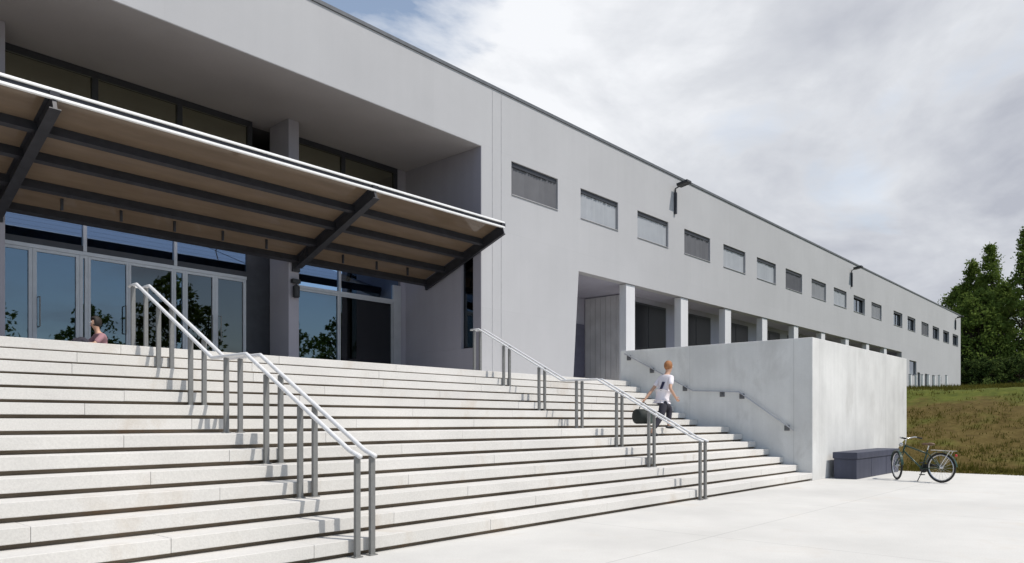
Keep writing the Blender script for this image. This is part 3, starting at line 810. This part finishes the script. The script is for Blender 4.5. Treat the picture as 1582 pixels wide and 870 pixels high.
bag = thing('sports_bag', 'dark sports bag hanging from the hand of the walking person', 'bag', (0,0,0))
ca_, sa_ = math.cos(wp.rotation_euler[2]), math.sin(wp.rotation_euler[2])
lx, ly, lz = -.235*.91, .295*.91, .74*.91
bag.location = (13.50 + lx*ca_ - ly*sa_, 7.90 + lx*sa_ + ly*ca_, FZ + lz); bag.rotation_euler = (0,0,wp.rotation_euler[2])
m = MB(); m.tube([(-.20,0,-.27),(-.185,0,-.27),(.185,0,-.27),(.20,0,-.27)], [.12,.155,.155,.12], 18); m.build('body', M['bag'], bag, smooth=True)
m = MB(); m.box(.03, .15, -.165, .165, -.40, -.13); m.build('pocket', M['bagside'], bag, bevel=.03)
m = MB(); m.tube([(-.12,.0,-.11),(-.05,0,.0),(.0,0,.018),(.05,0,.0),(.12,0,-.11)], .011, 8); m.build('handle', M['bag'], bag)

# seated person on the platform in front of the doors, facing left
sp_ = thing('person', 'person in a pink top sitting on the platform in front of the glass doors', 'person', (5.24, 14.6, PLAT), math.pi); sp_.scale = (.95,)*3
sk = Sk()
pel = sk.chain(None, [((0,0,.11), (.12,.105))])
cst = sk.chain(pel, [((-.01,0,.24), (.11,.09)), ((.03,0,.38), (.125,.095)), ((.055,0,.50), (.115,.09)), ((.075,0,.57), (.06,.055))])
sk.chain(cst, [((.09,0,.62), .048), ((.11,0,.67), .055), ((.125,0,.72), (.077,.085)), ((.125,0,.775), (.081,.09)), ((.118,0,.825), (.066,.072))])
for s in (-1, 1):
    hp = Vector((.04,.09*s,.10)); kn = Vector((.42,.11*s,.44)); an = Vector((.60,.10*s,.08))
    e = sk.chain(pel, [(tuple(hp), .085), (tuple(hp.lerp(kn,.5)), .075), (tuple(kn), .056), (tuple(kn.lerp(an,.35)), .054), (tuple(kn.lerp(an,.8)), .038), (tuple(an), .035)])
    sk.chain(e, [((.66,.10*s,.04), (.035,.028)), ((.76,.11*s,.025), (.034,.02))])
    sh = Vector((.055,.165*s,.50)); el = Vector((.22,.22*s,.34)); wv = Vector((.43,.10*s,.33))
    a = sk.chain(cst-1, [(tuple(sh), .052), (tuple(sh.lerp(el,.5)), .042), (tuple(el), .036), (tuple(el.lerp(wv,.4)), .034), (tuple(wv), .025)])
    hand(sk, a, wv, wv-el, (0, 0, 1), .7)
skin_obj('body', sk.p, sk.e, M['skin'], sp_, pel)
face((.128,0,.76), 1, sp_, M['hairdark'], hair_long=True)
s2 = Sk(); r0 = s2.chain(None, [((0,0,.16), (.135,.12))])
c2 = s2.chain(r0, [((-.01,0,.26), (.13,.11)), ((.03,0,.38), (.142,.112)), ((.055,0,.495), (.132,.106)), ((.073,0,.56), (.078,.07))])
for s in (-1, 1):
    sh = Vector((.055,.165*s,.50)); el = Vector((.22,.22*s,.34))
    s2.chain(c2-1, [(tuple(sh), .066), (tuple(sh.lerp(el,.5)), .058), (tuple(sh.lerp(el,.9)), .055)])
skin_obj('shirt', s2.p, s2.e, M['pink'], sp_, r0)
s3 = Sk(); r0 = s3.chain(None, [((0,0,.11), (.135,.115))])
for s in (-1, 1):
    hp = Vector((.04,.095*s,.10)); kn = Vector((.42,.11*s,.44)); an = Vector((.60,.10*s,.08))
    s3.chain(r0, [(tuple(hp), .10), (tuple(hp.lerp(kn,.55)), .086), (tuple(kn), .068), (tuple(kn.lerp(an,.5)), .062), (tuple(kn.lerp(an,.9)), .056)])
skin_obj('trousers', s3.p, s3.e, M['shorts'], sp_, r0)

# ------------------------------------------------------------------ trees
def tree_mesh(h, rad, seed, pointed=.75, leaf=.30, clumps=170, per=46, base=.12, depth=.6):
    rn = random.Random(seed); T = MB(); 
    npt = 9; pts = []; x = y = 0
    for i in range(npt):
        z = h*.94*i/(npt-1); x += rn.uniform(-.1,.1); y += rn.uniform(-.1,.1); pts.append((x, y, z))
    r0 = h*.018
    T.tube(pts, [r0*(1-.9*i/(npt-1)) + .02 for i in range(npt)], 8)
    vs, fs = [], []
    for c in range(clumps):
        t = rn.random()**.85; z = h*(base + (1-base)*t)
        prof = (1-t)**pointed * min(1, .45 + t*3.2) if t < .97 else .06
        a = rn.uniform(0, 6.283)
        lob = 1 + .28*math.sin(2.3*a + seed) * math.sin(z*.9 + seed*1.7)
        rr = rad*prof*lob*(rn.uniform(depth, 1.0) if rn.random() < .8 else rn.uniform(.1, depth))
        cx, cy, czz = rr*math.cos(a), rr*math.sin(a), z + rn.uniform(-.3,.3)
        ti = min(npt-2, int(z/(h*.94)*(npt-1))) if z < h*.9 else npt-2
        if rr > .7 and rn.random() < .55:
            tb = pts[max(0, ti-1)]; T.tube([tb, ((tb[0]+cx)/2, (tb[1]+cy)/2, (tb[2]+czz)/2+.2), (cx, cy, czz)], [.07+.02*rad*.2, .045, .015], 5)
        cr = rn.uniform(.45, 1.0)*(.55 + .45*(1-t))*rad*.26
        for k in range(per):
            dx, dy, dz = rn.gauss(0,.5)*cr, rn.gauss(0,.5)*cr, rn.gauss(0,.42)*cr
            L = leaf*rn.uniform(.55, 1.25)
            n = Vector((rn.gauss(0,1), rn.gauss(0,1), rn.gauss(.5,1))).normalized()
            u = n.cross(Vector((rn.gauss(0,1), rn.gauss(0,1), rn.gauss(0,1)))).normalized(); v = n.cross(u)
            o = Vector((cx+dx, cy+dy, czz+dz)); b = len(vs)
            vs.extend([tuple(o+u*L*.5), tuple(o+v*L*.28), tuple(o-u*L*.5), tuple(o-v*L*.28)]); fs.append((b,b+1,b+2,b+3))
    return T, vs, fs
def tree(name, label, x, y, h, rad, seed, mat, group='trees beyond the building', **kw):
    t = thing(name, label, 'tree', (x, y, bank_h(x, y)-.1 if x > 24 else -.05), random.uniform(0,6), group)
    T, vs, fs = tree_mesh(h, rad, seed, **kw)
    T.build('trunk', M['bark'], t, smooth=True); raw('crown', vs, fs, mat, t); return t
def zt(u, z):
    f, a = 1155.7, .7252; l = (u-791)/f
    return z*(math.cos(a)+l*math.sin(a)), z*(math.sin(a)-l*math.cos(a))
def hh(v, z): return 1.34 + (649.7-v)*z/1155.7
for (u, v, z, rad, sd, mt, pt, lab) in (
    (1480, 442, 98, 5.0, 3, 'leafA', .55, 'rounded mid green tree rising just behind the far corner of the roof'),
    (1503, 404, 93, 4.0, 5, 'leafA', .70, 'green tree with a blunt top between the corner tree and the tallest spire'),
    (1531, 378, 90, 4.8, 8, 'leafA', .95, 'tallest pointed green tree of the clump beyond the building'),
    (1513, 450, 84, 4.6, 11, 'leafA', .5, 'bushy green tree in front at the foot of the clump'),
    (1551, 440, 86, 5.0, 13, 'leafA', .6, 'green tree right of the tallest spire'),
    (1494, 492, 86, 3.2, 17, 'leafB', .5, 'short dark tree standing close to the building end'),
    (1586, 352, 82, 3.8, 21, 'leafA', .8, 'tall dark tree at the right edge of the photo')):
    x, y = zt(u, z); g0 = bank_h(x, y)
    tree('broadleaf_tree', lab, x, y, hh(v, z)-g0, rad, sd, M[mt], pointed=pt, base=.04, clumps=230, per=52, leaf=.34)
# bushes at the foot of the clump
for (u, v, z, w_, lab) in ((1497, 560, 80, 2.2, 'low dark bush at the foot of the trees by the building end'),
                           (1520, 556, 79, 2.6, 'low dark bush below the tallest tree'),
                           (1547, 558, 80, 2.6, 'low green bush at the right of the clump'),
                           (1573, 552, 78, 2.6, 'low green bush at the right edge of the photo')):
    x, y = zt(u, z); tree('bush', lab, x, y, hh(v, z)-bank_h(x, y), w_, int(u), M['leafB'], 'bushes below the trees', pointed=.35, base=.02, clumps=90)
# trees across the forecourt behind the photographer, seen only as reflections in the glass
k = 0
refl = tree('broadleaf_tree', 'green tree across the forecourt mirrored in the entrance glazing', 6, -26, 11, 4.2, 31, M['leafA'], 'trees across the forecourt', pointed=.45, leaf=.45, clumps=120, per=30)
for (x, y, s) in ((14,-30,1.15),(21,-27,.9),(29,-31,1.25),(37,-26,1.0),(46,-30,1.1),(-6,-29,1.1),(-18,-27,.9)):
    c = copy_tree(refl); c.location = (x, y, -.05); c.scale = (s,s,s); c.rotation_euler = (0,0,x)

# ------------------------------------------------------------------ light and sky
SEL = R(56); sdir = Vector((.330*math.cos(SEL), -.944*math.cos(SEL), math.sin(SEL)))
sun = bpy.data.lights.new('sun', 'SUN'); sun.energy = 3.6; sun.angle = R(.53); sun.color = (1, .945, .865)
so = bpy.data.objects.new('sun', sun); col.objects.link(so); so.location = (30,-40,60)
so.rotation_euler = (-sdir).to_track_quat('-Z', 'Y').to_euler()
wd = bpy.data.worlds.new('World'); scene.world = wd; wd.use_nodes = True
nt = wd.node_tree; bg = nt.nodes['Background']
sky = N(nt, 'ShaderNodeTexSky', sky_type='NISHITA'); sky.sun_disc = False
sky.sun_elevation = SEL; sky.sun_rotation = math.atan2(sdir.x, sdir.y)
sky.air_density = 1.0; sky.dust_density = .6
tc = N(nt, 'ShaderNodeTexCoord'); sx = N(nt, 'ShaderNodeSeparateXYZ'); nt.links.new(tc.outputs['Generated'], sx.inputs[0])
zz = N(nt, 'ShaderNodeMath', operation='MAXIMUM'); zz.inputs[1].default_value = 0; nt.links.new(sx.outputs[2], zz.inputs[0])
za = N(nt, 'ShaderNodeMath', operation='ADD'); za.inputs[1].default_value = .28; nt.links.new(zz.outputs[0], za.inputs[0])
dv = N(nt, 'ShaderNodeVectorMath', operation='DIVIDE'); nt.links.new(tc.outputs['Generated'], dv.inputs[0])
cb = N(nt, 'ShaderNodeCombineXYZ')
for i in range(3): nt.links.new(za.outputs[0], cb.inputs[i])
nt.links.new(cb.outputs[0], dv.inputs[1])
mp = N(nt, 'ShaderNodeMapping'); mp.inputs['Location'].default_value = (3.7, 1.2, 0.0); mp.inputs['Scale'].default_value = (1, 1, .35); nt.links.new(dv.outputs[0], mp.inputs[0])
cn = noise(nt, mp.outputs[0], 1.5, 9, .57, .3)
cn2 = noise(nt, mp.outputs[0], 2.6, 6, .55, .6)
# more cloud over the roof (towards +X), clearer sky behind the photographer
dt = N(nt, 'ShaderNodeVectorMath', operation='DOT_PRODUCT'); dt.inputs[1].default_value = (.80, .42, -.10); nt.links.new(tc.outputs['Generated'], dt.inputs[0])
cov = N(nt, 'ShaderNodeMath', operation='MULTIPLY_ADD'); cov.inputs[1].default_value = .30; nt.links.new(dt.outputs['Value'], cov.inputs[0]); nt.links.new(cn, cov.inputs[2])
def lobe(d, lo, hi, amp):
    dd = N(nt, 'ShaderNodeVectorMath', operation='DOT_PRODUCT'); dd.inputs[1].default_value = d; nt.links.new(tc.outputs['Generated'], dd.inputs[0])
    wob = N(nt, 'ShaderNodeMath', operation='MULTIPLY_ADD'); wob.inputs[1].default_value = .10; nt.links.new(cn, wob.inputs[0]); nt.links.new(dd.outputs['Value'], wob.inputs[2])
    mr_ = N(nt, 'ShaderNodeMapRange', interpolation_type='SMOOTHSTEP'); mr_.inputs[1].default_value = lo+.05; mr_.inputs[2].default_value = hi+.05; mr_.inputs[3].default_value = 0; mr_.inputs[4].default_value = amp
    nt.links.new(wob.outputs[0], mr_.inputs[0]); return mr_.outputs[0]
hole = N(nt, 'ShaderNodeMath', operation='SUBTRACT'); nt.links.new(cov.outputs[0], hole.inputs[0]); nt.links.new(lobe((.518,.690,.505), .982, .9985, .46), hole.inputs[1])
cov = hole
mask = ramp(nt, cov.outputs[0], [(.44, (.14,.14,.14)), (.68, (1,1,1))])
sh = N(nt, 'ShaderNodeMath', operation='MULTIPLY_ADD'); sh.inputs[1].default_value = .5; nt.links.new(cn2, sh.inputs[0]); nt.links.new(cn, sh.inputs[2])
br_ = N(nt, 'ShaderNodeMath', operation='SUBTRACT'); nt.links.new(sh.outputs[0], br_.inputs[0]); nt.links.new(lobe((.655,.612,.443), .93, .999, .13), br_.inputs[1])
dk_ = N(nt, 'ShaderNodeMath', operation='ADD'); nt.links.new(br_.outputs[0], dk_.inputs[0]); nt.links.new(lobe((.954,.234,.188), .93, .995, .10), dk_.inputs[1])
sh = dk_
ccol = ramp(nt, sh.outputs[0], [(.60, (.84,.855,.885)), (.74, (.65,.67,.71)), (.97, (.44,.46,.52))])
skc = mixc(nt, 1.0, sky.outputs[0], (.135,.135,.13), 'MULTIPLY')
fin = mixc(nt, mask, skc, ccol)
nt.links.new(fin, bg.inputs[0]); bg.inputs[1].default_value = 1.0

# ------------------------------------------------------------------ camera
cam = bpy.data.cameras.new('camera'); co = bpy.data.objects.new('camera', cam); col.objects.link(co)
co.location = (0, 0, 1.34); co.rotation_euler = (math.pi/2, 0, .7252 - math.pi/2)
cam.sensor_width = 36; cam.sensor_fit = 'HORIZONTAL'; cam.lens = 1155.7/1582*36
cam.shift_y = (649.7-435)/1582; cam.clip_start = .1; cam.clip_end = 3000
scene.camera = co
scene.render.engine = 'CYCLES'
scene.render.resolution_x = 1024; scene.render.resolution_y = 563
vs_ = scene.view_settings; vs_.view_transform = 'Standard'; vs_.look = 'None'; vs_.exposure = .15; vs_.gamma = 1; vs_.use_curve_mapping = False
